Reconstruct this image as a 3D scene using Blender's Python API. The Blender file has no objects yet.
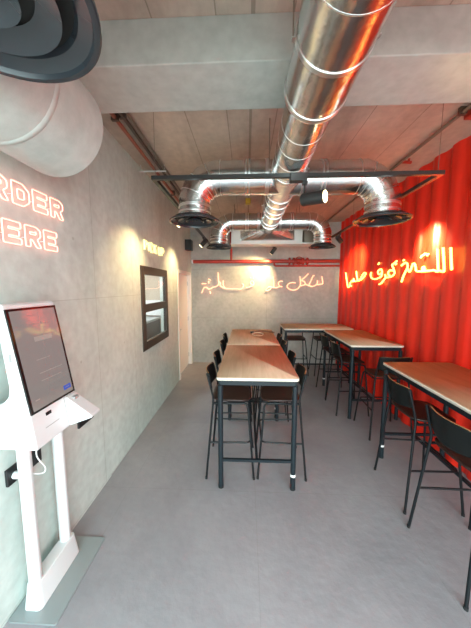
import bpy, bmesh, math, random
from mathutils import Vector, Matrix
random.seed(7)
PI = math.pi
SC = bpy.context.scene
COL = SC.collection

# ------------------------------------------------------------------ materials
def new_mat(name):
    m = bpy.data.materials.new(name); m.use_nodes = True
    nt = m.node_tree; b = nt.nodes['Principled BSDF']
    return m, nt, b

def plain(name, col, rough=.5, metal=0., emit=None, es=0., coat=0., noise=0., nscale=8., bump=0., bscale=60.):
    m, nt, b = new_mat(name)
    b.inputs['Base Color'].default_value = (*col, 1)
    b.inputs['Roughness'].default_value = rough
    b.inputs['Metallic'].default_value = metal
    b.inputs['Coat Weight'].default_value = coat
    if emit:
        b.inputs['Emission Color'].default_value = (*emit, 1)
        b.inputs['Emission Strength'].default_value = es
    tc = nt.nodes.new('ShaderNodeTexCoord')
    if noise > 0:
        n = nt.nodes.new('ShaderNodeTexNoise'); n.inputs['Scale'].default_value = nscale
        n.inputs['Detail'].default_value = 5
        nt.links.new(tc.outputs['Object'], n.inputs['Vector'])
        r = nt.nodes.new('ShaderNodeValToRGB')
        r.color_ramp.elements[0].position = .3; r.color_ramp.elements[1].position = .7
        r.color_ramp.elements[0].color = (*[c*(1-noise) for c in col], 1)
        r.color_ramp.elements[1].color = (*[min(1, c*(1+noise)) for c in col], 1)
        nt.links.new(n.outputs['Fac'], r.inputs['Fac']); nt.links.new(r.outputs['Color'], b.inputs['Base Color'])
    if bump > 0:
        n = nt.nodes.new('ShaderNodeTexNoise'); n.inputs['Scale'].default_value = bscale
        n.inputs['Detail'].default_value = 3
        nt.links.new(tc.outputs['Object'], n.inputs['Vector'])
        bp = nt.nodes.new('ShaderNodeBump'); bp.inputs['Strength'].default_value = bump
        bp.inputs['Distance'].default_value = .02
        nt.links.new(n.outputs['Fac'], bp.inputs['Height']); nt.links.new(bp.outputs['Normal'], b.inputs['Normal'])
    return m

class G:
    """small node graph helper"""
    def __init__(s, nt): s.nt = nt
    def n(s, t, **k):
        o = s.nt.nodes.new(t)
        for a, v in k.items(): setattr(o, a, v)
        return o
    def math(s, op, a, b=None):
        o = s.n('ShaderNodeMath', operation=op)
        for i, v in enumerate((a, b)):
            if v is None: continue
            if isinstance(v, (int, float)): o.inputs[i].default_value = v
            else: s.nt.links.new(v, o.inputs[i])
        return o.outputs[0]
    def lines(s, co, cs, w):
        tot = None
        for c in cs:
            d = s.math('LESS_THAN', s.math('ABSOLUTE', s.math('SUBTRACT', co, c)), w)
            tot = d if tot is None else s.math('MAXIMUM', tot, d)
        return tot

def concrete(name, dark, mid, light, scale=1.2, seams=(), seam_dark=.6, holes=None, streak=(1, 1, 1), rough=.75, spec=.3, fine=.35):
    """seams: list of (axis, [coords], halfwidth)"""
    m, nt, b = new_mat(name); g = G(nt); L = nt.links
    geo = g.n('ShaderNodeNewGeometry')
    mp = g.n('ShaderNodeMapping'); mp.inputs['Scale'].default_value = streak
    L.new(geo.outputs['Position'], mp.inputs['Vector'])
    n1 = g.n('ShaderNodeTexNoise'); n1.inputs['Scale'].default_value = scale; n1.inputs['Detail'].default_value = 7
    n1.inputs['Roughness'].default_value = .62; n1.inputs['Distortion'].default_value = .4
    L.new(mp.outputs[0], n1.inputs['Vector'])
    r = g.n('ShaderNodeValToRGB'); e = r.color_ramp.elements
    e[0].position = .3; e[0].color = (*dark, 1); e[1].position = .7; e[1].color = (*light, 1)
    x = e.new(.5); x.color = (*mid, 1)
    L.new(n1.outputs['Fac'], r.inputs['Fac'])
    n2 = g.n('ShaderNodeTexNoise'); n2.inputs['Scale'].default_value = 14; n2.inputs['Detail'].default_value = 6
    L.new(geo.outputs['Position'], n2.inputs['Vector'])
    mx = g.n('ShaderNodeMix', data_type='RGBA', blend_type='MULTIPLY'); mx.inputs[0].default_value = fine
    r2 = g.n('ShaderNodeValToRGB'); r2.color_ramp.elements[0].position = .3; r2.color_ramp.elements[0].color = (.7, .7, .7, 1)
    r2.color_ramp.elements[1].position = .65; r2.color_ramp.elements[1].color = (1.1, 1.1, 1.1, 1)
    L.new(n2.outputs['Fac'], r2.inputs['Fac']); L.new(r.outputs['Color'], mx.inputs[6]); L.new(r2.outputs['Color'], mx.inputs[7])
    col = mx.outputs[2]
    sep = g.n('ShaderNodeSeparateXYZ'); L.new(geo.outputs['Position'], sep.inputs[0])
    mask = None
    for ax, cs, w in seams:
        l = g.lines(sep.outputs['XYZ'.index(ax)], cs, w)
        mask = l if mask is None else g.math('MAXIMUM', mask, l)
    if holes:
        a1, a2, cs, rad = holes
        for (p, q) in cs:
            d1 = g.math('SUBTRACT', sep.outputs['XYZ'.index(a1)], p); d2 = g.math('SUBTRACT', sep.outputs['XYZ'.index(a2)], q)
            d = g.math('SQRT', g.math('ADD', g.math('MULTIPLY', d1, d1), g.math('MULTIPLY', d2, d2)))
            l = g.math('LESS_THAN', d, rad); mask = l if mask is None else g.math('MAXIMUM', mask, l)
    if mask is not None:
        m2 = g.n('ShaderNodeMix', data_type='RGBA', blend_type='MULTIPLY'); L.new(mask, m2.inputs[0])
        L.new(col, m2.inputs[6]); m2.inputs[7].default_value = (seam_dark, seam_dark, seam_dark*.97, 1); col = m2.outputs[2]
    L.new(col, b.inputs['Base Color'])
    b.inputs['Roughness'].default_value = rough; b.inputs['Specular IOR Level'].default_value = spec
    bp = g.n('ShaderNodeBump'); bp.inputs['Strength'].default_value = .15; bp.inputs['Distance'].default_value = .02
    L.new(n2.outputs['Fac'], bp.inputs['Height']); L.new(bp.outputs['Normal'], b.inputs['Normal'])
    return m

M = {}
M['wall_l'] = concrete('pale_concrete_wall', (.45, .525, .50), (.53, .61, .58), (.60, .68, .645), 1.1,
                       seams=[('Y', [1.02, 2.26, 3.02, 4.75], .004), ('Z', [1.82, .02], .003)], seam_dark=.8,
                       holes=('Y', 'Z', [(2.0, 1.3), (2.0, 2.3), (2.75, 1.3), (2.75, 2.3)], .012), streak=(1, 1.3, .55))
M['wall_b'] = concrete('grey_concrete_back_wall', (.36, .36, .335), (.44, .44, .41), (.51, .505, .475), 1.4,
                       seams=[('X', [.5], .004), ('Z', [1.15, 2.35], .004)], seam_dark=.8, streak=(1, 1, .7))
M['ceil'] = concrete('board_marked_ceiling', (.41, .325, .265), (.52, .42, .35), (.62, .51, .43), 1.3,
                     seams=[('X', [.03], .012), ('X', [-1.05, -.55, -.18, .26, .62, 1.1, 1.55], .004)], seam_dark=.62, streak=(2.2, .5, 1))
M['beam'] = concrete('painted_concrete_beam', (.40, .42, .40), (.48, .50, .475), (.55, .57, .54), 1.0, streak=(.6, 1, 1.6))
M['floor'] = concrete('polished_grey_floor', (.235, .236, .256), (.287, .286, .308), (.338, .337, .36), 1.0,
                      seams=[('Y', [2.21, 3.41, 4.61, 1.01], .003), ('X', [.09, 1.29, -1.11], .0025)], seam_dark=.90, rough=.42, spec=.4, fine=.12)
M['pave'] = plain('pavement', (.45, .44, .42), .8, noise=.15)
M['duct'] = plain('galvanised_steel', (.70, .70, .69), .24, 1., noise=.10, nscale=7, bump=.28, bscale=9)
M['band'] = plain('bright_steel_band', (.82, .82, .82), .32, 1.)
M['gduct'] = concrete('grey_wrapped_duct', (.40, .45, .43), (.48, .53, .505), (.54, .59, .56), 1.5, streak=(1, 1, 1))
M['black'] = plain('black_powder_coat', (.012, .012, .013), .42)
M['diff'] = plain('black_diffuser_metal', (.026, .031, .038), .24, .1)
M['void'] = plain('matt_black', (.006, .006, .006), .8)
M['track'] = plain('black_track', (.02, .02, .02), .4)
M['red'] = None
M['pipe_red'] = plain('red_pipe_paint', (.42, .035, .02), .4)
M['pipe_rust'] = plain('rust_red_pipe_paint', (.30, .085, .05), .5)
M['pipe_dark'] = plain('dark_pipe', (.09, .06, .045), .5)
M['pipe_grey'] = plain('grey_conduit', (.22, .18, .14), .45, .3)
M['white'] = plain('white_plastic', (.66, .68, .69), .28, coat=.2)
M['doorw'] = plain('white_door_paint', (.80, .76, .73), .4)
M['plate'] = plain('grey_steel_plate', (.30, .345, .355), .38, .35)
M['bezel'] = plain('black_bezel', (.008, .008, .009), .15)
M['brown'] = plain('dark_brown_frame', (.035, .024, .017), .45)
M['leg'] = plain('blue_grey_table_steel', (.010, .016, .021), .45, 0.); M['leg'].node_tree.nodes['Principled BSDF'].inputs['Specular IOR Level'].default_value = .3
M['stool'] = plain('black_stool_steel', (.005, .007, .009), .45, 0.); M['stool'].node_tree.nodes['Principled BSDF'].inputs['Specular IOR Level'].default_value = .3
M['seat'] = plain('dark_walnut_ply', (.026, .010, .008), .42, noise=.25, nscale=10)
M['back'] = plain('black_stained_ply', (.006, .007, .007), .4); M['back'].node_tree.nodes['Principled BSDF'].inputs['Specular IOR Level'].default_value = .3
M['ply'] = plain('plywood_edge', (.36, .19, .08), .5)
M['edge'] = plain('cream_edge_band', (.78, .70, .60), .4)
M['tape'] = plain('white_tape', (.85, .85, .85), .5)
M['unit'] = plain('white_grey_casing', (.66, .65, .62), .45)
M['yellow'] = plain('yellow_box', (.55, .38, .03), .5)
M['lens'] = plain('lit_lamp_lens', (1, .85, .5), .4, emit=(1, .80, .42), es=8)
M['lens_soft'] = plain('lamp_lens', (1, .85, .5), .4, emit=(1, .76, .38), es=3)
M['neon_pink'] = plain('pink_neon_tube', (1, .6, .5), .4, emit=(1, .27, .19), es=1.35)
M['neon_coral'] = plain('coral_neon_tube', (1, .6, .5), .4, emit=(1, .32, .15), es=1.1)
M['neon_warm'] = plain('warm_white_neon_tube', (1, .8, .4), .4, emit=(1, .72, .09), es=2.0)
M['pickup'] = plain('lit_cream_letter', (1, .9, .6), .4, emit=(1, .74, .22), es=.62)
M['steel'] = plain('kitchen_steel', (.55, .56, .57), .3, .9)
M['kitchen'] = plain('kitchen_wall', (.42, .35, .28), .6, noise=.1, nscale=3)
M['kdark'] = plain('dark_counter', (.07, .075, .085), .35)
M['cord'] = plain('pale_cord', (.75, .66, .50), .5)
M['umber'] = plain('brown_strap', (.20, .09, .05), .5)
M['soil'] = plain('smoke_grey', (.30, .30, .30), .5)

def red_paint():
    m, nt, b = new_mat('red_container_paint'); g = G(nt); L = nt.links
    geo = g.n('ShaderNodeNewGeometry'); mp = g.n('ShaderNodeMapping'); mp.inputs['Scale'].default_value = (1, 2.5, .35)
    L.new(geo.outputs['Position'], mp.inputs['Vector'])
    n = g.n('ShaderNodeTexNoise'); n.inputs['Scale'].default_value = 2.2; n.inputs['Detail'].default_value = 4
    L.new(mp.outputs[0], n.inputs['Vector'])
    r = g.n('ShaderNodeValToRGB'); r.color_ramp.elements[0].position = .3; r.color_ramp.elements[0].color = (.76, .020, .009, 1)
    r.color_ramp.elements[1].position = .7; r.color_ramp.elements[1].color = (.88, .029, .011, 1)
    L.new(n.outputs['Fac'], r.inputs['Fac']); L.new(r.outputs['Color'], b.inputs['Base Color'])
    b.inputs['Roughness'].default_value = .38
    return m
M['red'] = red_paint()

def wood_top():
    m, nt, b = new_mat('pale_oak_laminate'); g = G(nt); L = nt.links
    tc = g.n('ShaderNodeTexCoord'); mp = g.n('ShaderNodeMapping'); mp.inputs['Scale'].default_value = (9, .7, 1)
    L.new(tc.outputs['Object'], mp.inputs['Vector'])
    n = g.n('ShaderNodeTexNoise'); n.inputs['Scale'].default_value = 3; n.inputs['Detail'].default_value = 8; n.inputs['Distortion'].default_value = .6
    L.new(mp.outputs[0], n.inputs['Vector'])
    r = g.n('ShaderNodeValToRGB'); r.color_ramp.elements[0].position = .3; r.color_ramp.elements[0].color = (.53, .345, .225, 1)
    r.color_ramp.elements[1].position = .7; r.color_ramp.elements[1].color = (.64, .44, .305, 1)
    L.new(n.outputs['Fac'], r.inputs['Fac']); L.new(r.outputs['Color'], b.inputs['Base Color'])
    b.inputs['Roughness'].default_value = .65; b.inputs['Specular IOR Level'].default_value = .12
    return m
M['oak'] = wood_top()

def glass_mat():
    m, nt, b = new_mat('window_glass'); g = G(nt); L = nt.links
    out = nt.nodes['Material Output']; nt.nodes.remove(b)
    t = g.n('ShaderNodeBsdfTransparent'); t.inputs[0].default_value = (.93, .96, .95, 1)
    gl = g.n('ShaderNodeBsdfGlossy'); gl.inputs['Roughness'].default_value = .02
    f = g.n('ShaderNodeLayerWeight'); f.inputs[0].default_value = .5
    mx = g.n('ShaderNodeMixShader'); L.new(g.math('ADD', g.math('MULTIPLY', g.math('POWER', f.outputs['Facing'], 4), .45), .04), mx.inputs[0]); L.new(t.outputs[0], mx.inputs[1]); L.new(gl.outputs[0], mx.inputs[2])
    L.new(mx.outputs[0], out.inputs['Surface'])
    return m
M['glass'] = glass_mat()

def screen_mat():
    m, nt, b = new_mat('kiosk_display'); g = G(nt); L = nt.links
    b.inputs['Base Color'].default_value = (.02, .02, .02, 1); b.inputs['Roughness'].default_value = .06
    b.inputs['Emission Color'].default_value = (.62, .53, .50, 1); b.inputs['Emission Strength'].default_value = .16
    return m
M['screen'] = screen_mat()
M['ui_grey'] = plain('display_text_grey', (.05, .05, .05), .1, emit=(.30, .26, .26), es=.2)
M['ui_light'] = plain('display_panel', (.05, .05, .05), .1, emit=(.70, .58, .52), es=.18)
M['ui_blue'] = plain('display_blue_button', (.02, .02, .05), .1, emit=(.05, .13, .60), es=.3)

# ------------------------------------------------------------------ mesh builder
class MB:
    def __init__(s): s.v = []; s.f = []; s.mi = []; s.mats = []; s.sm = []
    def _m(s, m):
        if m not in s.mats: s.mats.append(m)
        return s.mats.index(m)
    def add(s, vs, fs, m, smooth=True):
        o = len(s.v); s.v += [tuple(p) for p in vs]; k = s._m(m)
        for f in fs: s.f.append(tuple(i+o for i in f)); s.mi.append(k); s.sm.append(smooth)
        return s
    def box(s, a, b, m):
        (x0, y0, z0), (x1, y1, z1) = a, b
        x0, x1 = sorted((x0, x1)); y0, y1 = sorted((y0, y1)); z0, z1 = sorted((z0, z1))
        vs = [(x0, y0, z0), (x1, y0, z0), (x1, y1, z0), (x0, y1, z0), (x0, y0, z1), (x1, y0, z1), (x1, y1, z1), (x0, y1, z1)]
        return s.add(vs, [(0, 3, 2, 1), (4, 5, 6, 7), (0, 1, 5, 4), (1, 2, 6, 5), (2, 3, 7, 6), (3, 0, 4, 7)], m, False)
    def tube(s, pts, r, m, n=12, closed=False, cap=True):
        P = [Vector(p) for p in pts]
        k = len(P)
        R = r if isinstance(r, (list, tuple)) else [r]*k
        def tan(i):
            if closed: a, b = P[(i-1) % k], P[(i+1) % k]; d0 = (P[i]-a).normalized(); d1 = (b-P[i]).normalized()
            elif i == 0: d0 = d1 = (P[1]-P[0]).normalized()
            elif i == k-1: d0 = d1 = (P[-1]-P[-2]).normalized()
            else: d0 = (P[i]-P[i-1]).normalized(); d1 = (P[i+1]-P[i]).normalized()
            t = d0+d1
            t = t.normalized() if t.length > 1e-6 else d1
            return t, 1/max(.35, t.dot(d1)), d0, d1
        t0 = tan(0)[0]
        up = Vector((0, 0, 1)) if abs(t0.z) < .9 else Vector((1, 0, 0))
        u = t0.cross(up).normalized(); vs = []; prev = t0
        for i in range(k):
            t, st, d0, d1 = tan(i)
            u = (prev.rotation_difference(t) @ u); u = (u-t*u.dot(t)).normalized(); w = t.cross(u); prev = t
            bend = d1-d0; bend = bend-t*bend.dot(t)
            bd = bend.normalized() if bend.length > 1e-5 else None
            for j in range(n):
                a = 2*PI*j/n; o = u*math.cos(a)*R[i]+w*math.sin(a)*R[i]
                if bd is not None: c = o.dot(bd); o = o+bd*c*(st-1)
                vs.append(P[i]+o)
        fs = []
        for i in range(k if closed else k-1):
            a, b = i*n, ((i+1) % k)*n
            for j in range(n): fs.append((a+j, a+(j+1) % n, b+(j+1) % n, b+j))
        if cap and not closed:
            fs.append(tuple(reversed(range(n)))); fs.append(tuple(range((k-1)*n, k*n)))
        return s.add(vs, fs, m)
    def lathe(s, prof, c, m, n=48, axis='z', closed=False):
        """prof list of (r, h)"""
        vs = []; k = len(prof)
        for r, h in prof:
            for j in range(n):
                a = 2*PI*j/n; x, y = r*math.cos(a), r*math.sin(a)
                p = {'z': (x, y, h), 'y': (x, h, y), 'x': (h, x, y)}[axis]
                vs.append((c[0]+p[0], c[1]+p[1], c[2]+p[2]))
        fs = []
        for i in range(k if closed else k-1):
            a, b = i*n, ((i+1) % k)*n
            for j in range(n): fs.append((a+j, a+(j+1) % n, b+(j+1) % n, b+j))
        if not closed:
            if prof[0][0] > 1e-5: fs.append(tuple(reversed(range(n))))
            if prof[-1][0] > 1e-5: fs.append(tuple(range((k-1)*n, k*n)))
        return s.add(vs, fs, m)
    def prism(s, poly, ax, lo, hi, m, smooth=False):
        """poly: 2D points in the two other axes (cyclic order), extruded along ax"""
        def P(p, t): return {'x': (t, p[0], p[1]), 'y': (p[0], t, p[1]), 'z': (p[0], p[1], t)}[ax]
        n = len(poly); vs = [P(p, lo) for p in poly]+[P(p, hi) for p in poly]
        fs = [(i, (i+1) % n, n+(i+1) % n, n+i) for i in range(n)]+[tuple(reversed(range(n))), tuple(range(n, 2*n))]
        return s.add(vs, fs, m, smooth)
    def build(s, name, parent=None, bevel=0., loc=None, angle=40):
        me = bpy.data.meshes.new(name); me.from_pydata(s.v, [], s.f)
        for m in s.mats: me.materials.append(m)
        me.polygons.foreach_set('material_index', s.mi); me.polygons.foreach_set('use_smooth', s.sm)
        bm = bmesh.new(); bm.from_mesh(me); bmesh.ops.recalc_face_normals(bm, faces=bm.faces); bm.to_mesh(me); bm.free()
        me.update()
        if any(s.sm): me.set_sharp_from_angle(angle=math.radians(angle))
        o = bpy.data.objects.new(name, me); COL.objects.link(o)
        if parent is not None: o.parent = parent
        if loc: o.location = loc
        if bevel:
            b = o.modifiers.new('bevel', 'BEVEL'); b.width = bevel; b.segments = 2; b.limit_method = 'ANGLE'; b.angle_limit = math.radians(40)
        return o

def fillet(pts, r, n=5, closed=False):
    P = [Vector(p) for p in pts]; out = []; k = len(P)
    rr = r if isinstance(r, (list, tuple)) else [r]*k
    for i in range(k):
        if not closed and i in (0, k-1) or rr[i] <= 0: out.append(P[i]); continue
        a, b, c = P[i-1], P[i], P[(i+1) % k]
        d0 = (a-b); d1 = (c-b); ln = min(rr[i], d0.length*.49, d1.length*.49)
        p0 = b+d0.normalized()*ln; p1 = b+d1.normalized()*ln
        for j in range(n+1):
            t = j/n; out.append(p0*(1-t)**2+b*2*t*(1-t)+p1*t*t)
    return out

def spline(pts, n=4):
    P = [Vector(p) for p in pts]
    if len(P) < 3: return P
    out = []
    for i in range(len(P)-1):
        p0 = P[i-1] if i else P[0]*2-P[1]; p1, p2 = P[i], P[i+1]; p3 = P[i+2] if i+2 < len(P) else P[-1]*2-P[-2]
        for j in range(n):
            t = j/n; out.append(.5*((2*p1)+(p2-p0)*t+(2*p0-5*p1+4*p2-p3)*t*t+(3*p1-p0-3*p2+p3)*t**3))
    return out+[P[-1]]

def rrect(x0, y0, x1, y1, r, n=5):
    out = []
    for cx, cy, a0 in ((x1-r, y1-r, 0), (x0+r, y1-r, 90), (x0+r, y0+r, 180), (x1-r, y0+r, 270)):
        for j in range(n+1):
            a = math.radians(a0+90*j/n); out.append((cx+r*math.cos(a), cy+r*math.sin(a)))
    return out

def tag(o, label, cat, group=None):
    o['label'] = label; o['category'] = cat
    if group: o['group'] = group
    return o
def thing(name, label, cat, loc=(0, 0, 0), rz=0., group=None):
    o = bpy.data.objects.new(name, None); COL.objects.link(o); o.empty_display_size = .1
    o.location = loc; o.rotation_euler = (0, 0, rz)
    return tag(o, label, cat, group)
def structure(o): o['kind'] = 'structure'; return o
def kids(o): return [c for c in bpy.data.objects if c.parent == o]
def copy_tree(o, parent=None):
    c = o.copy(); COL.objects.link(c)
    if parent is not None: c.parent = parent
    for ch in kids(o): copy_tree(ch, c)
    return c

# ------------------------------------------------------------------ dimensions
XL, XR, YB, YF, ZC = -1.37, 2.235, 6.3, -1.1, 3.45
TH = 1.10

# ------------------------------------------------------------------ setting
structure(MB().box((-2.7, YF, -.12), (2.6, YB+.2, 0), M['floor']).build('floor'))
structure(MB().box((-1.6, YF, ZC), (2.6, YB+.2, ZC+.15), M['ceil']).build('ceiling'))
structure(MB().box((XL, 1.6, 3.205), (2.35, 2.0, ZC), M['beam']).build('ceiling_beam', bevel=.006))
structure(MB().box((-1.6, YF-.12, 2.8), (2.6, YF, ZC+.15), M['brown']).build('front_shade_header'))  # unseen header, added to keep daylight off the upper beam face
structure(MB().box((-1.6, YB, 0), (2.6, YB+.2, ZC), M['wall_b']).build('wall_back'))
w = MB()
WY0, WY1, WZ0, WZ1 = 3.25, 4.34, 1.06, 2.20
DY0, DY1, DZ = 5.02, 6.24, 2.27
for a, b in (((YF, 0), (WY0, ZC)), ((WY0, 0), (WY1, WZ0)), ((WY0, WZ1), (WY1, ZC)), ((WY1, 0), (DY0, ZC)), ((DY0, DZ), (DY1, ZC)), ((DY1, 0), (YB, ZC))):
    w.box((XL-.12, a[0], a[1]), (XL, b[0], b[1]), M['wall_l'])
structure(w.build('wall_left'))
# red corrugated container wall: trapezoid profile
prof = []
n_ = int((YB-YF)/.278*14)
for i in range(n_+1):
    y = YF+(YB-YF)*i/n_; ph = 2*PI*y/.278
    prof.append((XR+.015*(1+math.tanh(1.9*math.sin(ph))/math.tanh(1.9)), y))
poly = prof+[(XR+.10, YB), (XR+.10, YF)]
structure(MB().prism(poly, 'z', 0, ZC, M['red'], True).build('wall_right'))
structure(MB().box((XL, 2.35, 0), (XL+.004, WY0+1.76, .012), M['soil']).build('baseboard_left'))
# street outside the open shopfront
structure(MB().box((-8, -9, -.14), (8, YF, -.02), M['pave']).build('ground'))

# door
d = structure(MB().box((XL-.16, DY0, 0), (XL+.012, DY0+.085, DZ), M['doorw']).box((XL-.16, DY1-.085, 0), (XL+.012, DY1, DZ), M['doorw'])
              .box((XL-.16, DY0+.085, DZ-.07), (XL+.012, DY1-.085, DZ), M['doorw']).build('door_1', bevel=.004))
MB().box((XL-.115, DY0+.087, .012), (XL-.07, DY1-.087, DZ-.073), M['doorw']).build('door_panel', d, .003)
hd = MB().tube([(XL-.07, DY0+.16, 1.02), (XL-.02, DY0+.16, 1.02), (XL-.02, DY0+.28, 1.02)], .011, M['steel'], 8).build('door_handle', d)
for z in (.25, 1.15, 2.0): MB().tube([(XL-.062, DY1-.09, z-.05), (XL-.062, DY1-.09, z+.05)], .01, M['steel'], 8).build('hinge', d)

# pick-up window
f = MB(); fw = .115; zm = (WZ0+WZ1)/2
f.box((XL-.035, WY0, WZ0), (XL+.015, WY0+fw, WZ1), M['brown']).box((XL-.035, WY1-fw, WZ0), (XL+.015, WY1, WZ1), M['brown'])
f.box((XL-.035, WY0+fw, WZ1-fw), (XL+.015, WY1-fw, WZ1), M['brown']).box((XL-.035, WY0+fw, WZ0), (XL+.015, WY1-fw, WZ0+fw), M['brown'])
f.box((XL-.035, WY0+fw, zm-.055), (XL+.012, WY1-fw, zm+.055), M['brown'])
wf = structure(f.build('window_1', bevel=.004))
MB().box((XL-.010, WY0+fw, zm+.055), (XL-.003, WY1-fw, WZ1-fw), M['glass']).build('pane', wf)
MB().box((XL-.010, WY0+fw, WZ0+fw), (XL-.003, WY1-fw, zm-.055), M['glass']).build('pane', wf)
# kitchen seen through the window
structure(MB().box((-2.75, 2.6, 0), (-2.65, 4.98, 2.6), M['kitchen']).build('wall_kitchen'))
structure(MB().box((-2.65, 2.6, 2.6), (-1.49, 4.98, 2.7), M['kitchen']).box((-2.65, 2.5, 0), (-1.49, 2.6, 2.7), M['kitchen'])
          .box((-2.65, 4.98, 0), (-1.49, 5.0, 2.7), M['kitchen']).build('wall_kitchen_side'))
k = thing('kitchen_counter', 'steel kitchen counter seen through the lower pane of the pick-up window', 'counter', (-2.0, 3.8, 0))
MB().box((-.40, -1.1, 0), (.30, 1.1, 1.30), M['kdark']).build('cabinet', k)
MB().box((-.42, -1.12, 1.30), (.32, 1.12, 1.34), M['steel']).build('worktop', k, .004)
k = tag(MB().box((-2.62, 4.945, 1.36), (-1.60, 4.975, 1.66), M['white']).build('wall_panel', bevel=.004), 'white splashback panel on the kitchen wall behind the pick-up window', 'panel')
la = bpy.data.lights.new('kitchen_lamp', 'AREA'); la.energy = 22; la.size = .6; la.color = (.95, .97, 1)
lo = bpy.data.objects.new('kitchen_lamp', la); lo.location = (-2.1, 3.8, 2.58); COL.objects.link(lo)

# ------------------------------------------------------------------ silver duct system
MX, MZ, MR = .385, 3.026, .153
R1 = .163; R2 = .146; BZ = 3.045
du = thing('ventilation_duct', 'long galvanised steel spiral duct with side branches hung under the ceiling', 'duct', (MX, 0, MZ))
def L(p): return (p[0]-MX, p[1], p[2]-MZ)
MB().tube([L((MX, yy, MZ)) for yy in (YF+.1, 1.585, 1.605, 4.745)], [.173, .173, MR, MR], M['duct'], 44, cap=True).build('main_run', du)
def ring(y, r=MR, wd=.02, g=.008):
    return MB().lathe([(r-.002, -wd), (r+g*.6, -wd), (r+g, -wd*.4), (r+g, wd*.4), (r+g*.6, wd), (r-.002, wd)], (0, y, 0), M['band'], 40, 'y')
for yy in (.2, 1.57): ring(yy, .173, .016, .006).build('coupling', du)
for yy in (3.08, 3.30, 3.75, 4.15, 4.36): ring(yy, wd=.012).build('coupling', du)
for yy in (.75, 1.0, 1.25, 1.85, 2.05, 2.25, 2.45): ring(yy, .173 if yy < 1.6 else MR, .003, .0016).build('seam', du)
def branch(side, Y, vx, r, zd):
    """horizontal branch from the main duct, gored elbow and drop to the diffuser"""
    ER = r*1.72
    pts = [L((MX+side*.02, Y, BZ))]
    cx, cz = vx-side*ER, BZ-ER
    rr = ER/math.cos(PI/16)
    for j in range(4):
        a = (j+.5)/4*PI/2
        pts.append(L((cx+side*rr*math.sin(a), Y, cz+rr*math.cos(a))))
    pts.append(L((vx, Y, zd)))
    b = MB().tube(pts, r, M['duct'], 36).build('branch', du, angle=15)
    for j in range(5):
        a = j/4*PI/2; c = Vector(L((cx+side*ER*math.sin(a), Y, cz+ER*math.cos(a)))); t = Vector((side*math.cos(a), 0, -math.sin(a)))
        u = t.cross(Vector((0, 1, 0)))
        MB().tube([c+(u*math.cos(q)+Vector((0, 1, 0))*math.sin(q))*(r+.001) for q in [2*PI*i/32 for i in range(32)]], .0035, M['band'], 6, closed=True).build('elbow_seam', b)
    for xx, ww in ((MX+side*(MR+.03), .02), (MX+side*(MR+.21), .008), (MX+side*(MR+.245), .008)):
        if side*(vx-side*ER-xx) > .03:
            c = L((xx, Y, BZ)); MB().lathe([(r-.002, -ww), (r+.007, -ww), (r+.007, ww), (r-.002, ww)], c, M['band'], 36, 'x').build('collar', b)
    c = L((vx, Y, 0)); zz = zd-MZ
    for h in (zz+.03, zz+.085):
        MB().lathe([(r-.002, h-.007), (r+.006, h-.007), (r+.006, h+.007), (r-.002, h+.007)], (c[0], c[1], 0), M['band'], 36, 'z').build('collar', b)
ZD = 2.665
branch(-1, 2.77, -.55, R1, ZD); branch(1, 2.80, 1.40, R1, ZD)
branch(-1, 4.58, -.49, R2, ZD); branch(1, 4.58, 1.31, R2, ZD)
branch(-1, .632, -.648, .152, ZD); branch(1, .63, 1.40, R1, ZD)
# square-to-round transition onto the air unit
n = 40; vs = []; x0, x1, z0, z1 = -.12-MX, .88-MX, 2.78-MZ, 3.08-MZ
for j in range(n):
    a = 2*PI*j/n; vs.append((MR*math.cos(a), 4.74, MR*math.sin(a)))
for j in range(n):
    a = 2*PI*j/n; c, s_ = math.cos(a), math.sin(a); q = 1/max(abs(c), abs(s_)); c *= q; s_ *= q
    vs.append((x0+(c+1)/2*(x1-x0), 4.86, z0+(s_+1)/2*(z1-z0)))
MB().add(vs, [(j, (j+1) % n, n+(j+1) % n, n+j) for j in range(n)], M['duct'], False).build('transition', du)
for xx, yy in ((MX-.185, 1.25), (MX+.185, 1.25), (MX-.18, 2.50), (MX+.18, 2.50), (MX-.17, 3.55), (MX+.17, 3.55)):
    zb = 3.0 if not 1.6 < yy < 2.0 else 3.0
    MB().tube([(xx-MX, yy, -.02), (xx-MX, yy, ZC-MZ)], .004, M['pipe_grey'], 6).build('hanger_rod', du)
for yy in (1.25, 2.50, 3.55):
    MB().lathe([((MR if yy > 1.6 else .173)+.001, -.012), ((MR if yy > 1.6 else .173)+.004, -.012), ((MR if yy > 1.6 else .173)+.004, .012), ((MR if yy > 1.6 else .173)+.001, .012)], (0, yy, 0), M['band'], 40, 'y').box((-.19, yy-.012, -.024), (-MR, yy+.012, -.018), M['band']).box((MR, yy-.012, -.024), (.19, yy+.012, -.018), M['band']).build('hanger_strap', du)

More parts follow.
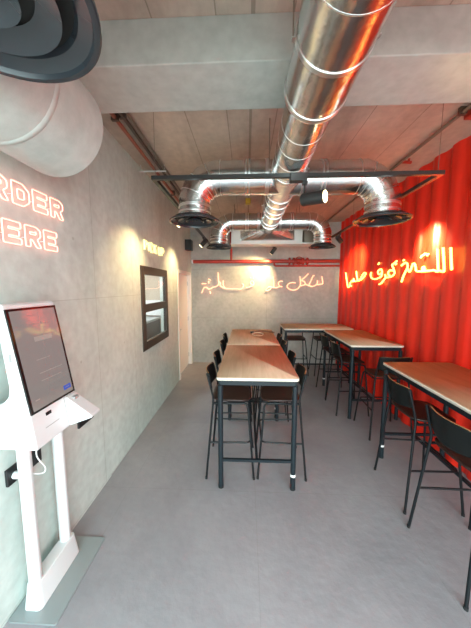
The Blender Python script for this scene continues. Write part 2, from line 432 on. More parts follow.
# diffusers
def diffuser(label, x, y, r, zt=ZD, name='round_vent'):
    t = thing(name, label, 'air diffuser', (x, y, zt-.05), 0, 'round ceiling diffusers')
    h = .05
    MB().lathe([(r*.77, .034), (r*.80, .020), (r*.92, .002), (r*.935, -.012), (r*.985, -.013), (r, -.010), (r, 0), (r*.95, .008), (r*.83, .032), (r*.79, .036)], (0, 0, 0), M['diff'], 64, closed=True).build('outer_ring', t, angle=25)
    MB().lathe([(r*.62, h), (r*.79, .038), (r*.79, .035), (.0001, .035), (.0001, h)], (0, 0, 0), M['void'], 48).build('neck_shade_disc', t)  # black disc: shade of the deep neck between the cones, put in as colour
    for q0, q, dz in ((.46, .665, 0), (.22, .355, -.002)):
        MB().lathe([(r*q0, .026+dz), (r*(q0+(q-q0)*.5), .012+dz), (r*q, -.003+dz), (r*q, .001+dz), (r*(q0+(q-q0)*.55), .016+dz), (r*(q0+.012), .031+dz)], (0, 0, 0), M['diff'], 64, closed=True).build('cone', t, angle=50)
    MB().lathe([(.0001, .010), (r*.07, .008), (r*.10, .002), (r*.08, .016), (.0001, .018)], (0, 0, 0), M['diff'], 32).build('center_cap', t)
    g = MB()
    for a in (0, PI/2): g.box((-r*.68 if a == 0 else -.005, -.005 if a == 0 else -r*.68, .027), (r*.68 if a == 0 else .005, .005 if a == 0 else r*.68, .033), M['diff'])
    g.build('cross_bar', t)
    return t
diffuser('big black round ceiling diffuser cut off by the top left photo corner', -.648, .632, .278)
diffuser('black round diffuser on the left duct drop nearest the pick-up window', -.55, 2.77, .265)
diffuser('black round diffuser with golden rim below the right duct drop by the red wall', 1.40, 2.80, .275)
diffuser('small far black diffuser under the left rear duct elbow', -.49, 4.58, .225)
diffuser('small far black diffuser under the right rear duct elbow', 1.31, 4.58, .225)

# air handling unit
u = thing('air_handling_unit', 'white grey ducted air conditioning unit hung near the back wall', 'air conditioner', (.37, 5.1, 2.74))
MB().box((-.66, -.24, 0), (.66, .14, .40), M['unit']).build('casing', u, .008)
MB().box((-.67, -.26, -.03), (1.16, .04, -.001), M['unit']).build('drain_tray', u, .004)
MB().box((.70, -.20, .0), (.98, .10, .28), M['pipe_grey']).build('filter_box', u, .006)
for xx in (-.6, .6):
    for yy in (-.2, .1): MB().tube([(xx, yy, .40), (xx, yy, ZC-2.74)], .005, M['pipe_grey'], 6).build('hanger_rod', u)

# grey wrapped duct along the left wall
gd = thing('grey_duct', 'fat grey wrapped round duct along the top of the left wall', 'duct', (-1.093, 0, 2.832))
GR = .272
MB().tube([(0, YF+.1, 0), (0, 1.52, 0), ], GR, M['gduct'], 48).build('duct_run', gd)
for yy in (.2, 1.17): MB().lathe([(GR-.003, -.018), (GR+.002, -.012), (GR+.003, 0), (GR+.002, .012), (GR-.003, .018)], (0, yy, 0), M['gduct'], 48, 'y').build('joint_band', gd)
for yy in (.5, 1.35): MB().tube([(.0, yy, GR), (.0, yy, ZC-2.832)], .005, M['pipe_grey'], 6).build('hanger_rod', gd)

# ------------------------------------------------------------------ track frame and spotlights
TX0, TX1, TY0, TY1, TZ = -.80, 1.59, 2.26, 5.88, 2.848
tk = thing('lighting_track', 'black rectangular lighting track frame hung below the ducts', 'lighting track', ((TX0+TX1)/2, TY0, TZ))
ox = (TX0+TX1)/2
def bar(a, b): return MB().box((a[0]-ox, a[1]-TY0, -.016), (b[0]-ox, b[1]-TY0, .016), M['track'])
hw = .017
bar((TX0-hw, TY0-hw), (TX1+hw, TY0+hw)).build('front_rail', tk); bar((TX0-hw, TY1-hw), (TX1+hw, TY1+hw)).build('back_rail', tk)
bar((TX0-hw, TY0+hw), (TX0+hw, TY1-hw)).build('left_rail', tk); bar((TX1-hw, TY0+hw), (TX1+hw, TY1-hw)).build('right_rail', tk)
MB().box((.36-ox, -.035, -.05), (.50-ox, .035, .014), M['track']).build('power_feed', tk, .004)
for xx, yy in ((TX0, 2.3), (TX1, 2.3), (TX0, 4.0), (TX1, 4.0), (TX0, 5.6), (TX1, 5.6)):
    MB().tube([(xx-ox, yy-TY0, .018), (xx-ox, yy-TY0, ZC-TZ)], .0022, M['pipe_grey'], 5).build('hanging_wire', tk)

def spotlight(label, base, aim, energy, size=58, lens='lens_soft', color=(1, .70, .34), r=.042, ln=.17, drop=.10, back=.55):
    t = thing('track_spotlight', label, 'spotlight', base, 0, 'black track spotlights')
    b = Vector(base); piv = Vector((0, 0, -drop)); dr = (Vector(aim)-(b+piv)).normalized()
    MB().box((-.02, -.02, -.022), (.02, .02, 0), M['track']).tube([(0, 0, -.02), tuple(piv)], .009, M['track'], 8).build('mount', t)
    a = piv-dr*ln*back; c = piv+dr*ln*(1-back)
    MB().tube([a, a+dr*.012, c-dr*.010, c], [r*.8, r, r, r*.97], M['track'], 24).build('head', t)
    le = MB().tube([c+dr*.0002, c+dr*.004], r*.86, M[lens], 20).build('lens', t)
    le['label'] = 'glowing warm lens'
    l = bpy.data.lights.new('spot_beam', 'SPOT'); l.energy = energy; l.spot_size = math.radians(size); l.spot_blend = 1.0; l.color = color; l.shadow_soft_size = .03
    o = bpy.data.objects.new('spot_beam', l); COL.objects.link(o); o.location = b+c+dr*.03
    o.rotation_euler = dr.to_track_quat('-Z', 'Y').to_euler()
    return t
zb = TZ-.016
spotlight('lit black track spotlight hanging beside the main duct, glowing lens toward us', (.485, 2.26, TZ-.05), (1.64, 1.40, 2.58), 30, 100, 'lens', r=.052, ln=.20, drop=.145, back=.12)
spotlight('black spotlight below the big left diffuser, aimed at the left wall', (TX0, 3.2, zb), (XL, 3.0, 2.05), 24, 100)
spotlight('black spotlight on the left rail by the far left diffuser', (TX0, 4.8, zb), (XL, 4.68, 2.10), 28, 100)
spotlight('black spotlight below the right diffuser, aimed at the red wall', (TX1, 3.35, zb), (XR, 3.28, 2.40), 130, 58, color=(1, .80, .36))
spotlight('black spotlight on the right rail near the far right corner', (TX1, 4.55, zb), (XR, 5.3, 2.40), 150, 50, color=(1, .80, .36))
spotlight('black spotlight on the back rail above the wall neon writing', (.60, TY1, zb), (.02, YB, 1.95), 75, 110)

# ------------------------------------------------------------------ pipes
p = thing('sprinkler_pipe', 'red fire pipe running across the back wall with a valve', 'pipe', (0, YB-.09, 2.53))
MB().tube([(-1.30, 0, 0), (2.20, 0, 0)], .042, M['pipe_red'], 16).build('pipe_run', p)
MB().tube([(-.37, 0, .03), (-.37, 0, .30), (-.37, -.10, .40), (-.37, -.10, .9)], .028, M['pipe_red'], 12).build('riser', p)
MB().tube(fillet([(.66, 0, 0), (.66, -.01, -.11), (2.2, -.01, -.11)], .06), .022, M['pipe_red'], 10).build('drain_pipe', p)
MB().tube([(-1.33, 0, 0), (-1.29, 0, 0)], .047, M['white'], 16).build('end_cap', p)
v = MB()
for xx in (1.02, 1.12, 1.34, 1.44): v.tube([(xx-.018, 0, 0), (xx+.018, 0, 0)], .085, M['pipe_red'], 18)
v.tube([(1.12, 0, 0), (1.34, 0, 0)], .062, M['pipe_red'], 16).tube([(1.22, 0, 0), (1.22, -.14, .0)], .018, M['pipe_red'], 8)
vv = v.build('valve', p)
MB().tube([(1.22+.085*math.cos(a), -.14, .085*math.sin(a)) for a in [2*PI*i/20 for i in range(20)]], .011, M['pipe_red'], 8, closed=True).tube([(1.14, -.14, 0), (1.30, -.14, 0)], .008, M['pipe_red'], 6).build('hand_wheel', vv)
for xx in (-1.0, .4, 1.9): MB().box((xx-.015, 0, -.01), (xx+.015, .088, .01), M['pipe_dark']).build('bracket', p)

def run_pipe(label, pts, r, m, name='ceiling_pipe', clips=()):
    t = thing(name, label, 'pipe', pts[0]); o = Vector(pts[0])
    MB().tube([Vector(q)-o for q in pts], r, m, 10).build('pipe_run', t)
    for c in clips:
        c = Vector(c)-o; MB().box((c.x-r-.012, c.y-.015, c.z-r-.004), (c.x+r+.012, c.y+.015, ZC-o.z), M['pipe_dark']).build('pipe_clip', t)
    return t
run_pipe('orange red pipe along the ceiling above the left wall', [(-1.16, 2.0, 3.40), (-1.20, 6.25, 3.40)], .018, M['pipe_rust'], clips=[(-1.165, 2.36, 3.40), (-1.18, 4.2, 3.40)])
run_pipe('dark brown conduit beside the orange ceiling pipe on the left', [(-1.095, 2.0, 3.415), (-1.10, 6.25, 3.415)], .017, M['pipe_dark'], clips=[(-1.096, 2.36, 3.415)])
run_pipe('thin conduit nearest the room among the left ceiling pipes', [(-1.045, 2.0, 3.42), (-1.04, 6.25, 3.42)], .010, M['pipe_grey'])
run_pipe('grey brown conduit on the ceiling along the red wall', [(1.85, 2.0, 3.41), (1.83, 6.25, 3.41)], .017, M['pipe_grey'], clips=[(1.845, 2.43, 3.41), (1.838, 4.3, 3.41)])
a = thing('pipe_bracket', 'white steel strip bracket holding the left ceiling pipes', 'bracket', (-1.19, 3.33, 3.372))
MB().box((-.17, -.012, -.006), (.17, .012, .003), M['white']).build('strip', a)
MB().tube([(-.15, 0, 0), (-.15, 0, ZC-3.372)], .005, M['steel'], 6).tube([(.15, 0, 0), (.15, 0, ZC-3.372)], .005, M['steel'], 6).build('rod', a)
a = thing('junction_box', 'dark junction box where the left ceiling pipes meet the beam', 'junction box', (-1.15, 2.16, 3.34))
MB().box((-.09, -.10, .02), (.07, .08, .11), M['pipe_dark']).build('box', a, .006)
a = thing('junction_box', 'orange red fitting at the top right corner by the beam', 'junction box', (1.93, 2.42, 3.37))
MB().box((-.04, -.06, 0), (.08, .06, .08), M['pipe_red']).build('box', a, .01)
a = thing('pipe_fitting', 'small red fitting on the ceiling beside the right conduit', 'pipe fitting', (1.92, 3.30, 3.41))
MB().tube([(-.06, 0, 0), (.05, .02, 0)], .018, M['pipe_red'], 10).tube([(.02, .01, 0), (.02, .01, .04)], .014, M['pipe_red'], 8).build('fitting', a)
a = thing('emergency_lamp', 'small yellow box fixed to the ceiling behind the left duct branch', 'ceiling box', (.02, 4.62, 3.36))
MB().box((-.045, -.045, 0), (.045, .045, .09), M['yellow']).build('box', a, .01)
a = thing('wall_speaker', 'black speaker box high on the left wall at the far corner', 'speaker', (XL, 5.75, 2.85))
MB().box((.012, -.10, -.12), (.15, .10, .11), M['black']).build('cabinet', a, .01)
MB().box((0, -.04, -.04), (.015, .04, .04), M['track']).build('bracket', a)

# ------------------------------------------------------------------ neon signs
RIGHT_WORDS = {
  'sahibha': [[(5.841,2.232),(5.796,2.124),(5.737,2.016),(5.679,1.916),(5.592,1.934),(5.570,1.999),(5.477,2.055),(5.425,2.031),(5.404,2.087),(5.364,2.035),(5.272,2.039)], [(5.296,2.238),(5.259,2.146),(5.210,2.054),(5.122,2.046),(5.006,2.080),(4.910,2.136),(4.876,2.172),(4.939,2.186),(5.014,2.148),(5.089,2.077),(5.172,2.053)], [(5.528,1.951),(5.506,1.940)]],
  'taref': [[(4.339,2.211),(4.400,2.206),(4.441,2.172),(4.401,2.133),(4.331,2.139),(4.305,2.173),(4.339,2.211)], [(4.305,2.173),(4.314,2.104),(4.402,2.069),(4.539,2.055),(4.650,2.083),(4.686,2.133),(4.671,2.181)], [(4.442,2.301),(4.409,2.321)], [(4.211,2.120),(4.193,2.071),(4.250,2.024),(4.305,1.985),(4.372,1.965)], [(4.193,2.071),(4.110,2.072),(4.027,2.081),(3.971,2.104),(3.946,2.135),(3.993,2.167),(4.068,2.176),(4.119,2.154),(4.119,2.119),(4.066,2.087)], [(3.946,2.135),(3.990,2.204),(4.025,2.256),(3.976,2.272),(3.909,2.302)], [(3.938,2.253),(3.918,2.263)]],
  'alluqma': [[(3.760,1.991),(3.727,2.071),(3.686,2.132),(3.651,2.179),(3.650,2.228),(3.687,2.256),(3.747,2.245),(3.787,2.223)], [(3.651,2.179),(3.600,2.127),(3.566,2.165),(3.541,2.219),(3.505,2.227),(3.475,2.178),(3.458,2.130),(3.392,2.118),(3.331,2.118),(3.301,2.139),(3.320,2.170),(3.346,2.157),(3.331,2.118)], [(3.390,2.293),(3.353,2.315),(3.295,2.330)], [(3.276,2.302),(3.253,2.324)], [(3.331,2.118),(3.204,2.114),(3.149,2.118),(3.105,2.105),(3.075,2.110),(3.093,2.235),(3.112,2.361)], [(3.075,2.110),(3.023,2.098),(2.986,2.104),(3.004,2.226),(3.026,2.362)], [(2.920,2.346),(2.900,2.223),(2.880,2.104)], [(3.752,2.292),(3.732,2.298)]],
}
BACK_WORDS = {
  'almahabba': [[(-1.108,1.773),(-1.082,1.839),(-1.051,1.898),(-0.992,1.912),(-0.933,1.868),(-0.882,1.883),(-0.830,1.912),(-0.749,1.934),(-0.689,1.978),(-0.667,2.036),(-0.638,2.007),(-0.653,1.963),(-0.587,1.912),(-0.536,1.890)], [(-0.698,2.274),(-0.692,2.166),(-0.682,2.036)], [(-0.572,2.079),(-0.572,1.978),(-0.536,1.898),(-0.426,1.880),(-0.225,1.876)], [(-1.102,2.000),(-0.995,2.003)], [(-0.938,2.116),(-0.880,2.079)], [(-0.931,2.065),(-0.932,2.007)], [(-0.904,1.817),(-0.890,1.759)]],
  'qad': [[(-0.225,1.876),(-0.151,1.869),(-0.090,1.905),(-0.075,1.977),(-0.112,2.006)], [(-0.006,1.905),(0.078,1.927),(0.165,1.956),(0.179,2.028),(0.135,2.071),(0.092,2.035),(0.121,1.985),(0.179,1.977)], [(0.091,2.143),(0.113,2.143)], [(0.156,2.136),(0.178,2.136)]],
  'ala': [[(0.458,1.833),(0.504,1.891),(0.554,1.927),(0.605,1.920),(0.584,1.876),(0.519,1.833),(0.469,1.840)], [(0.605,1.934),(0.656,1.912),(0.661,2.038),(0.634,2.171)], [(0.656,1.912),(0.735,1.905),(0.807,1.934),(0.871,1.927)], [(0.807,1.934),(0.777,1.992),(0.790,2.042),(0.840,2.063),(0.876,2.049)]],
  'alakl': [[(1.192,2.020),(1.099,2.027),(1.028,1.999),(0.986,1.941),(1.031,1.876),(1.132,1.844),(1.232,1.869),(1.294,1.941),(1.310,2.027),(1.288,2.177)], [(1.294,1.948),(1.372,1.963),(1.421,1.991),(1.398,2.048),(1.333,2.084),(1.403,2.148),(1.492,2.241)], [(1.421,1.991),(1.508,1.955),(1.573,1.941)], [(1.587,2.148),(1.548,2.048),(1.514,1.977),(1.559,1.934),(1.644,1.948),(1.706,1.998),(1.710,2.077)], [(1.568,2.098),(1.601,2.176),(1.635,2.198)], [(1.707,1.977),(1.777,1.984),(1.840,2.005),(1.831,2.084),(1.813,2.176)]],
}
s = thing('neon_sign', 'glowing yellow white Arabic neon writing on the red corrugated wall', 'neon sign', (XR-.02, 4.3, 2.1))
for w_, strokes in RIGHT_WORDS.items():
    b = MB()
    for st in strokes: b.tube(spline([(0, q[0]-4.3, q[1]-2.1) for q in st], 4), .0125, M['neon_warm'], 8)
    o = b.build('word', s)
    b = MB()
    for st in strokes[:2]:
        q = st[len(st)//2]; b.tube([(0, q[0]-4.3, q[1]-2.1), (.06, q[0]-4.3, q[1]-2.1)], .004, M['track'], 6)
    b.build('standoff', s)
s = thing('neon_sign', 'thin coral Arabic neon writing across the concrete back wall', 'neon sign', (.37, YB-.03, 1.95))
for w_, strokes in BACK_WORDS.items():
    b = MB()
    for st in strokes: b.tube(spline([(q[0]-.37, 0, q[1]-1.95) for q in st], 4), .0095, M['neon_coral'], 8)
    b.build('word', s)
    b = MB()
    for st in strokes[:2]:
        q = st[len(st)//2]; b.tube([(q[0]-.37, 0, q[1]-1.95), (q[0]-.37, .032, q[1]-1.95)], .004, M['track'], 6)
    b.build('standoff', s)
# ORDER HERE, double-outline letters
def outl(ch, w_, h, t):
    if ch == 'E': return [[(0, 0), (w_, 0), (w_, t), (t, t), (t, h/2-t/2), (w_*.88, h/2-t/2), (w_*.88, h/2+t/2), (t, h/2+t/2), (t, h-t), (w_, h-t), (w_, h), (0, h)]]
    if ch == 'H': return [[(0, 0), (t, 0), (t, h/2-t/2), (w_-t, h/2-t/2), (w_-t, 0), (w_, 0), (w_, h), (w_-t, h), (w_-t, h/2+t/2), (t, h/2+t/2), (t, h), (0, h)]]
    if ch == 'D': return [[(0, 0), (w_*.62, 0), (w_, h*.25), (w_, h*.75), (w_*.62, h), (0, h)], [(t, t), (w_*.55, t), (w_-t, h*.32), (w_-t, h*.68), (w_*.55, h-t), (t, h-t)]]
    if ch == 'O': return [[(w_*.3, 0), (w_*.7, 0), (w_, h*.25), (w_, h*.75), (w_*.7, h), (w_*.3, h), (0, h*.75), (0, h*.25)], [(w_*.38, t), (w_*.62, t), (w_-t, h*.33), (w_-t, h*.67), (w_*.62, h-t), (w_*.38, h-t), (t, h*.67), (t, h*.33)]]
    if ch == 'R': return [[(0, 0), (t, 0), (t, h*.36), (w_*.42, h*.36), (w_*.70, 0), (w_*1.02, 0), (w_*.76, h*.40), (w_, h*.55), (w_, h*.85), (w_*.72, h), (0, h)], [(t, h*.36+t*.9), (w_*.6, h*.36+t*.9), (w_-t, h*.62), (w_-t, h*.78), (w_*.6, h-t), (t, h-t)]]
s = thing('neon_sign', 'pink outlined ORDER HERE neon letters on the left wall above the kiosk', 'neon sign', (XL+.025, 1.5, 2.16))
for row, y0, z0 in (('ORDER', 1.175, 2.403), ('HERE', 1.24, 2.170)):
    for i, ch in enumerate(row):
        b = MB()
        for lp in outl(ch, .117, .128, .036):
            pts = fillet([(0, q[0]+y0+.1445*i-1.5, q[1]+z0-2.16) for q in lp], .011, 3, True)
            b.tube(pts, .0036, M['neon_pink'], 8, closed=True)
        o = b.build('letter', s); q = outl(ch, .117, .128, .036)[0]
        MB().tube([(-.026, y0+.1445*i-1.5, z0+.05-2.16), (0, y0+.1445*i-1.5, z0+.05-2.16)], .003, M['white'], 6).build('standoff', o)
# PICK UP, block letters
def block(ch, w_, h):
    if ch == 'P': return [[(0, 0), (0, h), (w_*.75, h), (w_, h*.85), (w_, h*.6), (w_*.75, h*.45), (0, h*.45)]]
    if ch == 'I': return [[(w_/2, 0), (w_/2, h)]]
    if ch == 'C': return [[(w_, h*.85), (w_*.7, h), (w_*.25, h), (0, h*.75), (0, h*.25), (w_*.25, 0), (w_*.7, 0), (w_, h*.15)]]
    if ch == 'K': return [[(0, 0), (0, h)], [(w_, h), (0, h*.45)], [(w_*.35, h*.6), (w_, 0)]]
    if ch == 'U': return [[(0, h), (0, h*.25), (w_*.25, 0), (w_*.75, 0), (w_, h*.25), (w_, h)]]
s = thing('illuminated_sign', 'small lit cream PICK UP letters above the pick-up window', 'illuminated sign', (XL+.02, 3.38, 2.415))
yy = 0
for ch in 'PICK UP':
    if ch == ' ': yy += .06; continue
    cw = .085 if ch != 'I' else .03
    b = MB()
    for lp in block(ch, cw, .118): b.tube([(0, yy+q[0], q[1]) for q in lp], .0125, M['pickup'], 6)
    o = b.build('letter', s)
    MB().tube([(-.02, yy+.01, .06), (0, yy+.01, .06)], .004, M['white'], 6).build('standoff', o)
    yy += cw+.052

# ------------------------------------------------------------------ tables
def bar_table(label, cx, cy, w_, l, tape, rz=0.):
    t = thing('bar_table', label, 'table', (cx, cy, 0), rz, 'tall bar tables with pale tops')
    hx, hy = w_/2, l/2
    top = MB(); o = rrect(-hx, -hy, hx, hy, .035, 6); n = len(o)
    vs = [(q[0], q[1], TH-.026) for q in o]+[(q[0], q[1], TH) for q in o]
    top.add(vs, [tuple(range(n, 2*n))], M['oak'], False)
    top.add(vs, [tuple(reversed(range(n)))], M['oak'], False)
    top.add(vs, [(i, (i+1) % n, n+(i+1) % n, n+i) for i in range(n)], M['edge'])
    # weld the shared outline
    tp = top.build('tabletop', t); bm = bmesh.new(); bm.from_mesh(tp.data); bmesh.ops.remove_doubles(bm, verts=bm.verts, dist=1e-5); bmesh.ops.recalc_face_normals(bm, faces=bm.faces); bm.to_mesh(tp.data); bm.free()
    ix, iy = hx-.035, hy-.035
    a = MB()
    for sx in (-1, 1): a.box((sx*ix-.014, -iy, TH-.078), (sx*ix+.014, iy, TH-.027), M['leg'])
    for sy in (-1, 1): a.box((-ix, sy*iy-.014, TH-.078), (ix, sy*iy+.014, TH-.027), M['leg'])
    a.build('apron', t, .003)
    for sx in (-1, 1):
        for sy in (-1, 1):
            lg = MB().tube([(sx*ix, sy*iy, .008), (sx*ix, sy*iy, TH-.078)], .024, M['leg'], 20).build('leg', t)
            MB().tube([(sx*ix, sy*iy, 0), (sx*ix, sy*iy, .02)], .026, M['black'], 16).build('foot_cap', lg)
            if (sx, sy) == tape:
                tb = MB().tube([(sx*ix, sy*iy, .135), (sx*ix, sy*iy, .158)], .0255, M['tape'], 20).build('tape_band', lg); tb['label'] = 'white tape band around the leg'
    for sy in (-1, 1): MB().box((-ix, sy*iy-.012, .27), (ix, sy*iy+.012, .295), M['leg']).build('end_stretcher', t)
    MB().box((-.012, -iy, .27), (.012, iy, .295), M['leg']).build('centre_stretcher', t)
    return t
bar_table('pale wood bar table in the middle of the room, nearest one of its pair', .105, 2.885, .755, 1.325, (1, -1))
bar_table('pale wood bar table butted behind the near middle table, toward the neon writing', .105, 4.225, .755, 1.325, (1, -1))
bar_table('large pale bar table cut by the right photo edge', 1.865, 1.925, .735, 1.745, (-1, 1))
bar_table('pale bar table against the red wall behind the cut-off right table', 1.85, 4.245, .735, 1.325, (-1, 1))
bar_table('farthest bar table, set crosswise in the corner of back and red wall', 1.43, 5.35, .72, 1.36, (1, 1), PI/2)
# small coil on the far middle table
c = thing('cable_coil', 'small pale cable coil with brown strap on the far middle table', 'cable', (.20, 4.35, TH))
MB().tube([((.085+.006*k)*math.cos(a)*1.0, (.14+.01*k)*math.sin(a), .006+.003*k) for k in range(3) for a in [2*PI*i/24 for i in range(24)]], .005, M['cord'], 6).build('coil', c)
MB().box((-.13, .10, .001), (-.06, .18, .03), M['black']).build('plug', c, .006)
MB().tube(spline([(-.05, .17, .014), (.06, .22, .022), (.20, .22, .020), (.30, .16, .012)]), .011, M['umber'], 8).build('strap', c)

# ------------------------------------------------------------------ stools
def panel(fn, hu, hv, th, mt, mb, me, ex=5., rings=7, n=64, me2=None):
    """curved ply panel: fn(u,v)->(point, normal)"""
    b = MB(); vs = []
    outl_ = []
    for j in range(n):
        a = 2*PI*j/n; c, s_ = math.cos(a), math.sin(a)
        q = (abs(c)**ex+abs(s_)**ex)**(-1/ex); outl_.append((c*q*hu, s_*q*hv))
    def surf(side):
        out = [];
        for k in range(rings, 0, -1):
            for (u, v) in outl_:
                P, N = fn(u*k/rings, v*k/rings); out.append(P+N*(th/2*side))
        P, N = fn(0, 0); out.append(P+N*(th/2*side)); return out
    fs = []
    for k in range(rings-1):
        for j in range(n): fs.append((k*n+j, k*n+(j+1) % n, (k+1)*n+(j+1) % n, (k+1)*n+j))
    for j in range(n): fs.append(((rings-1)*n+j, (rings-1)*n+(j+1) % n, rings*n))
    b.add(surf(1), fs, mt); b.add(surf(-1), fs, mb)
    A = surf(1)[:n]; B = surf(-1)[:n]
    for j in range(n):
        b.add([A[j], A[(j+1) % n], B[(j+1) % n], B[j]], [(0, 1, 2, 3)], me if me2 is None or outl_[j][1]+outl_[(j+1) % n][1] > 1.8*hv else me2)
    return b
def weld(o):
    bm = bmesh.new(); bm.from_mesh(o.data); bmesh.ops.remove_doubles(bm, verts=bm.verts, dist=1e-5); bmesh.ops.recalc_face_normals(bm, faces=bm.faces); bm.to_mesh(o.data); bm.free(); return o

def make_stool():
    t = thing('bar_stool', 'x', 'bar stool', (0, 0, 0), 0, 'black tube bar stools')
    SH = .79
    def sf(u, v): return Vector((u+.005, v, SH+.010*(2*u/.38)**2*(1 if u < 0 else -.9)+.008*(2*v/.40)**2)), Vector((0, 0, 1))
    weld(panel(sf, .195, .205, .016, M['seat'], M['seat'], M['seat'], 4.5).build('seat', t))
    def bf(u, v):   # u across (y), v height; concave towards the sitter
        sag = .026*math.cos(u/.188*PI/2)*(max(0, .02-v)/.108)
        zz = .985+v-sag
        x = -.192-.050*math.cos(u/.19*PI/2)-.20*(v+.02)
        return Vector((x, u, zz)), Vector((1, 0, .2)).normalized()
    weld(panel(bf, .186, .088, .010, M['back'], M['back'], M['ply'], 9, me2=M['back']).build('backrest', t))
    r = .0105
    for sy in (-1, 1):
        rear = fillet([(-.240, sy*.262, 0), (-.172, sy*.204, .775), (-.172, sy*.197, .83), (-.232, sy*.190, 1.068)], [0, .06, .06, 0])
        lg = MB().tube(rear, r, M['stool'], 10).build('leg', t)
        MB().tube([(-.240, sy*.262, 0), (-.2395, sy*.2616, .02)], .0125, M['black'], 10).build('foot_cap', lg)
        fr = fillet([(.238, sy*.255, 0), (.172, sy*.190, .765), (-.165, sy*.197, .765)], [0, .05, 0])
        lg = MB().tube(fr, r, M['stool'], 10).build('leg', t)
        MB().tube([(.238, sy*.255, 0), (.2363, sy*.2534, .02)], .0125, M['black'], 10).build('foot_cap', lg)
    MB().tube([(.125, -.193, .762), (.125, .193, .762)], .008, M['stool'], 8).tube([(-.13, -.197, .762), (-.13, .197, .762)], .008, M['stool'], 8).build('seat_frame', t)
    z = .37; k = z/.765
    xr, yr = -.240+.068*k, .262-.058*k; xf, yf = .238-.066*k, .255-.065*k
    MB().tube(fillet([(xr, -yr, z), (xf-.005, -yf+.004, z), (xf-.005, yf-.004, z), (xr, yr, z)], [0, .05, .05, 0]), .0085, M['stool'], 8).build('footrest', t)
    return t
st0 = make_stool(); used = [False]
def stool(x, y, rz, label, group=None):
    o = st0 if not used[0] else copy_tree(st0)
    used[0] = True
    o.location = (x, y, 0); o.rotation_euler = (0, 0, rz); o['label'] = label
SY = [2.62, 3.22, 3.92, 4.50]
ordw = ['nearest', 'second', 'third', 'farthest']
for i, yv in enumerate(SY):
    stool(-.152+random.uniform(-.01, .01), yv, 0, '%s bar stool on the left side of the middle tables' % ordw[i])
for i, yv in enumerate(SY):
    stool(.358+random.uniform(-.01, .01)+(.012 if i else 0), yv+.01, PI, '%s bar stool on the right side of the middle tables' % ordw[i])
stool(1.555, 1.65, .02, 'bar stool nearest us at the right table, backrest large at the photo edge')
stool(1.60, 2.29, -.02, 'bar stool at the far left corner of the cut-off right table')
stool(1.82, 3.325, PI/2, 'bar stool at the near end of the table by the red wall, facing away')
stool(1.595, 3.95, .0, 'nearer bar stool on the left side of the table by the red wall')
stool(1.60, 4.53, .03, 'farther bar stool on the left side of the table by the red wall')
stool(1.09, 5.63, -PI/2, 'left bar stool behind the crosswise far table, back to the concrete wall')
stool(1.73, 5.63, -PI/2, 'right bar stool behind the crosswise far table, in the red corner')

# ------------------------------------------------------------------ kiosk
K = thing('ordering_kiosk', 'white self-order kiosk with tall tilted touch screen on two posts', 'kiosk', (-1.235, 1.45, 0))
def kl(x, y, z): return (x+1.235, y-1.45, z)
MB().prism(rrect(-1.362+1.235, 1.205-1.45, -1.075+1.235, 1.715-1.45, .012, 3), 'z', 0, .01, M['plate']).build('base_plate', K)
b = MB(); lo = rrect(-.085, -.195, .032, .17, .03, 5); hi = rrect(-.066, -.18, .012, .155, .025, 5); n = len(lo)
b.add([(q[0], q[1], .0101) for q in lo]+[(q[0], q[1], .165) for q in hi], [(i, (i+1) % n, n+(i+1) % n, n+i) for i in range(n)]+[tuple(reversed(range(n))), tuple(range(n, 2*n))], M['white'])
b.build('base_block', K, .004)
for yy in (-.146, .108): MB().tube([(-.030, yy, .165), (-.030, yy, 1.03), (-.030, yy, 1.065), (-.030, yy, 1.09), (-.030, yy, 1.11)], [.034, .034, .037, .046, .062], M['white'], 28).build('post', K)
# body profile in x,z
ang = (-1.143+1.057)/(1.803-1.284)
prof = [(-1.035, 1.108), (-1.057, 1.284), (-1.1475, 1.83), (-1.155, 1.838), (-1.185, 1.838), (-1.192, 1.83), (-1.150, 1.43), (-1.158, 1.385), (-1.185, 1.355), (-1.30, 1.305), (-1.315, 1.29), (-1.315, 1.125), (-1.30, 1.108)]
Y0, Y1 = 1.140, 1.462
MB().prism([(q[0]+1.235, q[1]) for q in prof], 'y', Y0-1.45, Y1-1.45, M['white']).build('body', K, .008)
# screen: slab following the tilted front
BL, TL = Vector((-1.0575, 0, 1.288)), Vector((-1.1445, 0, 1.812))
upv = (TL-BL); Hs = upv.length; upv.normalize(); nv = Vector((upv.z, 0, -upv.x))
def sp(u, v, d): p_ = BL+upv*(v*Hs)+nv*d; return kl(p_.x, Y0+.004+u*(Y1-Y0-.008), p_.z)
def slab(u0, v0, u1, v1, d0, d1, m):
    vs = [sp(u, v, d) for d in (d0, d1) for u, v in ((u0, v0), (u1, v0), (u1, v1), (u0, v1))]
    return MB().add(vs, [(0, 3, 2, 1), (4, 5, 6, 7), (0, 1, 5, 4), (1, 2, 6, 5), (2, 3, 7, 6), (3, 0, 4, 7)], m, False)
sc = slab(0, 0, 1, 1, -.002, .008, M['bezel']).build('screen', K)
slab(.045, .022, .955, .978, .0079, .0090, M['screen']).build('display', sc)['label'] = 'lit pinkish grey display with faint text and a blue button'
def ui(u0, v0, u1, v1, m):
    q = slab(.045+.91*u0, .022+.956*(1-v1), .045+.91*u1, .022+.956*(1-v0), .0090, .0093, m); q.build('display_button' if m is M['ui_blue'] else 'display_text', sc)
ui(.32, .055, .50, .066, M['ui_grey']); ui(.32, .105, .36, .111, M['ui_grey']); ui(.33, .150, .80, .157, M['ui_grey'])
ui(.33, .185, .40, .191, M['ui_grey']); ui(.36, .285, .78, .335, M['ui_light']); ui(.30, .52, .62, .526, M['ui_light']); ui(.08, .90, .18, .912, M['ui_light'])
ui(.30, .66, .86, .668, M['ui_light']); ui(.30, .74, .80, .746, M['ui_light'])
ui(.76, .905, .96, .955, M['ui_blue']); ui(.80, .925, .92, .934, M['ui_light'])
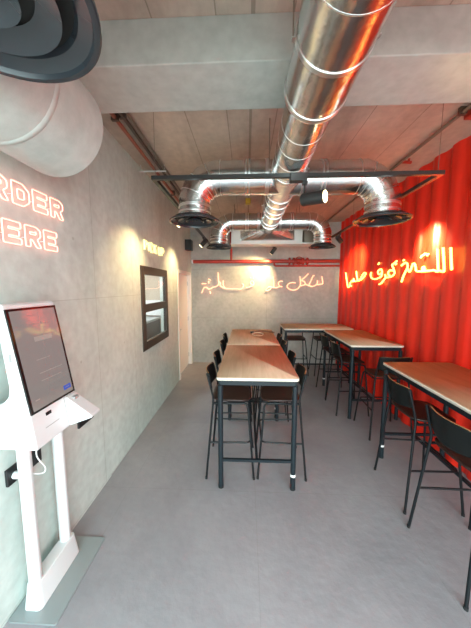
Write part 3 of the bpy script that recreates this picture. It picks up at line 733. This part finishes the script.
# chin slot, line and side logo
def chin(y0, z0, y1, z1, m, d=.003):
    f_ = lambda z: -1.035-(z-1.108)*(.022/.176)
    vs = [kl(f_(z)+e, y, z) for e in (-.004, d) for y, z in ((y0, z0), (y1, z0), (y1, z1), (y0, z1))]
    return MB().add(vs, [(0, 3, 2, 1), (4, 5, 6, 7), (0, 1, 5, 4), (1, 2, 6, 5), (2, 3, 7, 6), (3, 0, 4, 7)], m, False)
chin(1.23, 1.245, 1.265, 1.262, M['bezel']).build('scanner_window', K)
chin(1.215, 1.185, 1.31, 1.188, M['soil'], .001).build('receipt_slot', K)
chin(1.369, 1.11, 1.3715, 1.28, M['soil'], .001).build('panel_seam', K)
MB().box(kl(-1.135, Y0-.002, 1.56), kl(-1.123, Y0+.002, 1.60), M['soil']).build('side_port', K)
# card reader shelf
pl = [(-1.058, 1.280), (-1.046, 1.280), (-.905, 1.176), (-.898, 1.164), (-.905, 1.157), (-1.034, 1.109), (-1.045, 1.109)]
cs = MB().prism([(q[0]+1.235, q[1]) for q in pl], 'y', 1.375-1.45, 1.462-1.45, M['white']).build('card_shelf', K, .006)
MB().box(kl(-1.03, 1.40, 1.258), kl(-1.012, 1.435, 1.274), M['soil']).build('card_latch', cs, .002)
# outlets and cable
o = thing('wall_outlet', 'black wall outlet box with white plug behind the kiosk post', 'wall outlet', (XL, 1.38, .83))
MB().box((0, -.10, -.05), (.018, .14, .05), M['black']).build('plate', o, .003)
MB().tube([(.018, -.055, -.005), (.06, -.055, -.005)], .022, M['white'], 14).build('plug', o)
o = thing('wall_outlet', 'black wall outlet beyond the kiosk, half hidden by its card shelf', 'wall outlet', (XL, 2.0, .82))
MB().box((0, -.10, -.05), (.018, .10, .05), M['black']).build('plate', o, .003)
MB().box((.018, -.03, -.02), (.021, .03, .02), M['track']).build('socket', o)
cb = thing('power_cable', 'thin white cable hanging below the kiosk to the wall plug', 'cable', (-1.20, 1.36, 1.10))
MB().tube(spline([(0, 0, .012), (-.02, -.01, -.08), (-.03, -.012, -.17), (.0, .005, -.25), (-.01, .0, -.285), (-.06, -.03, -.27), (-.118, -.035, -.275)], 5), .0038, M['white'], 8).build('cord', cb)

# ------------------------------------------------------------------ light and camera
wd = bpy.data.worlds.new('World'); SC.world = wd; wd.use_nodes = True
bg = wd.node_tree.nodes['Background']; bg.inputs[0].default_value = (.76, .95, .95, 1); bg.inputs[1].default_value = 4.7
pa = bpy.data.lights.new('shopfront_daylight', 'AREA'); pa.shape = 'RECTANGLE'; pa.size = 3.6; pa.size_y = 2.8; pa.energy = 1
pa.cycles.is_portal = True
po = bpy.data.objects.new('shopfront_daylight', pa); po.location = ((XL+XR)/2, YF-.02, 2.8/2); po.rotation_euler = (PI/2, 0, 0); COL.objects.link(po)

cam = bpy.data.cameras.new('camera'); co = bpy.data.objects.new('camera', cam); COL.objects.link(co)
cam.sensor_fit = 'VERTICAL'; cam.sensor_height = 24; cam.lens = 24*254/628; cam.clip_start = .02
co.location = (0, 0, 1.92); co.rotation_euler = (PI/2-.105902, 0, .043038)
SC.camera = co
SC.view_settings.view_transform = 'Standard'; SC.view_settings.look = 'None'
SC.view_settings.gamma = 1; SC.view_settings.use_curve_mapping = False; SC.view_settings.exposure = 1.32
SC.cycles.max_bounces = 10; SC.cycles.diffuse_bounces = 6
SC.cycles.use_denoising = True
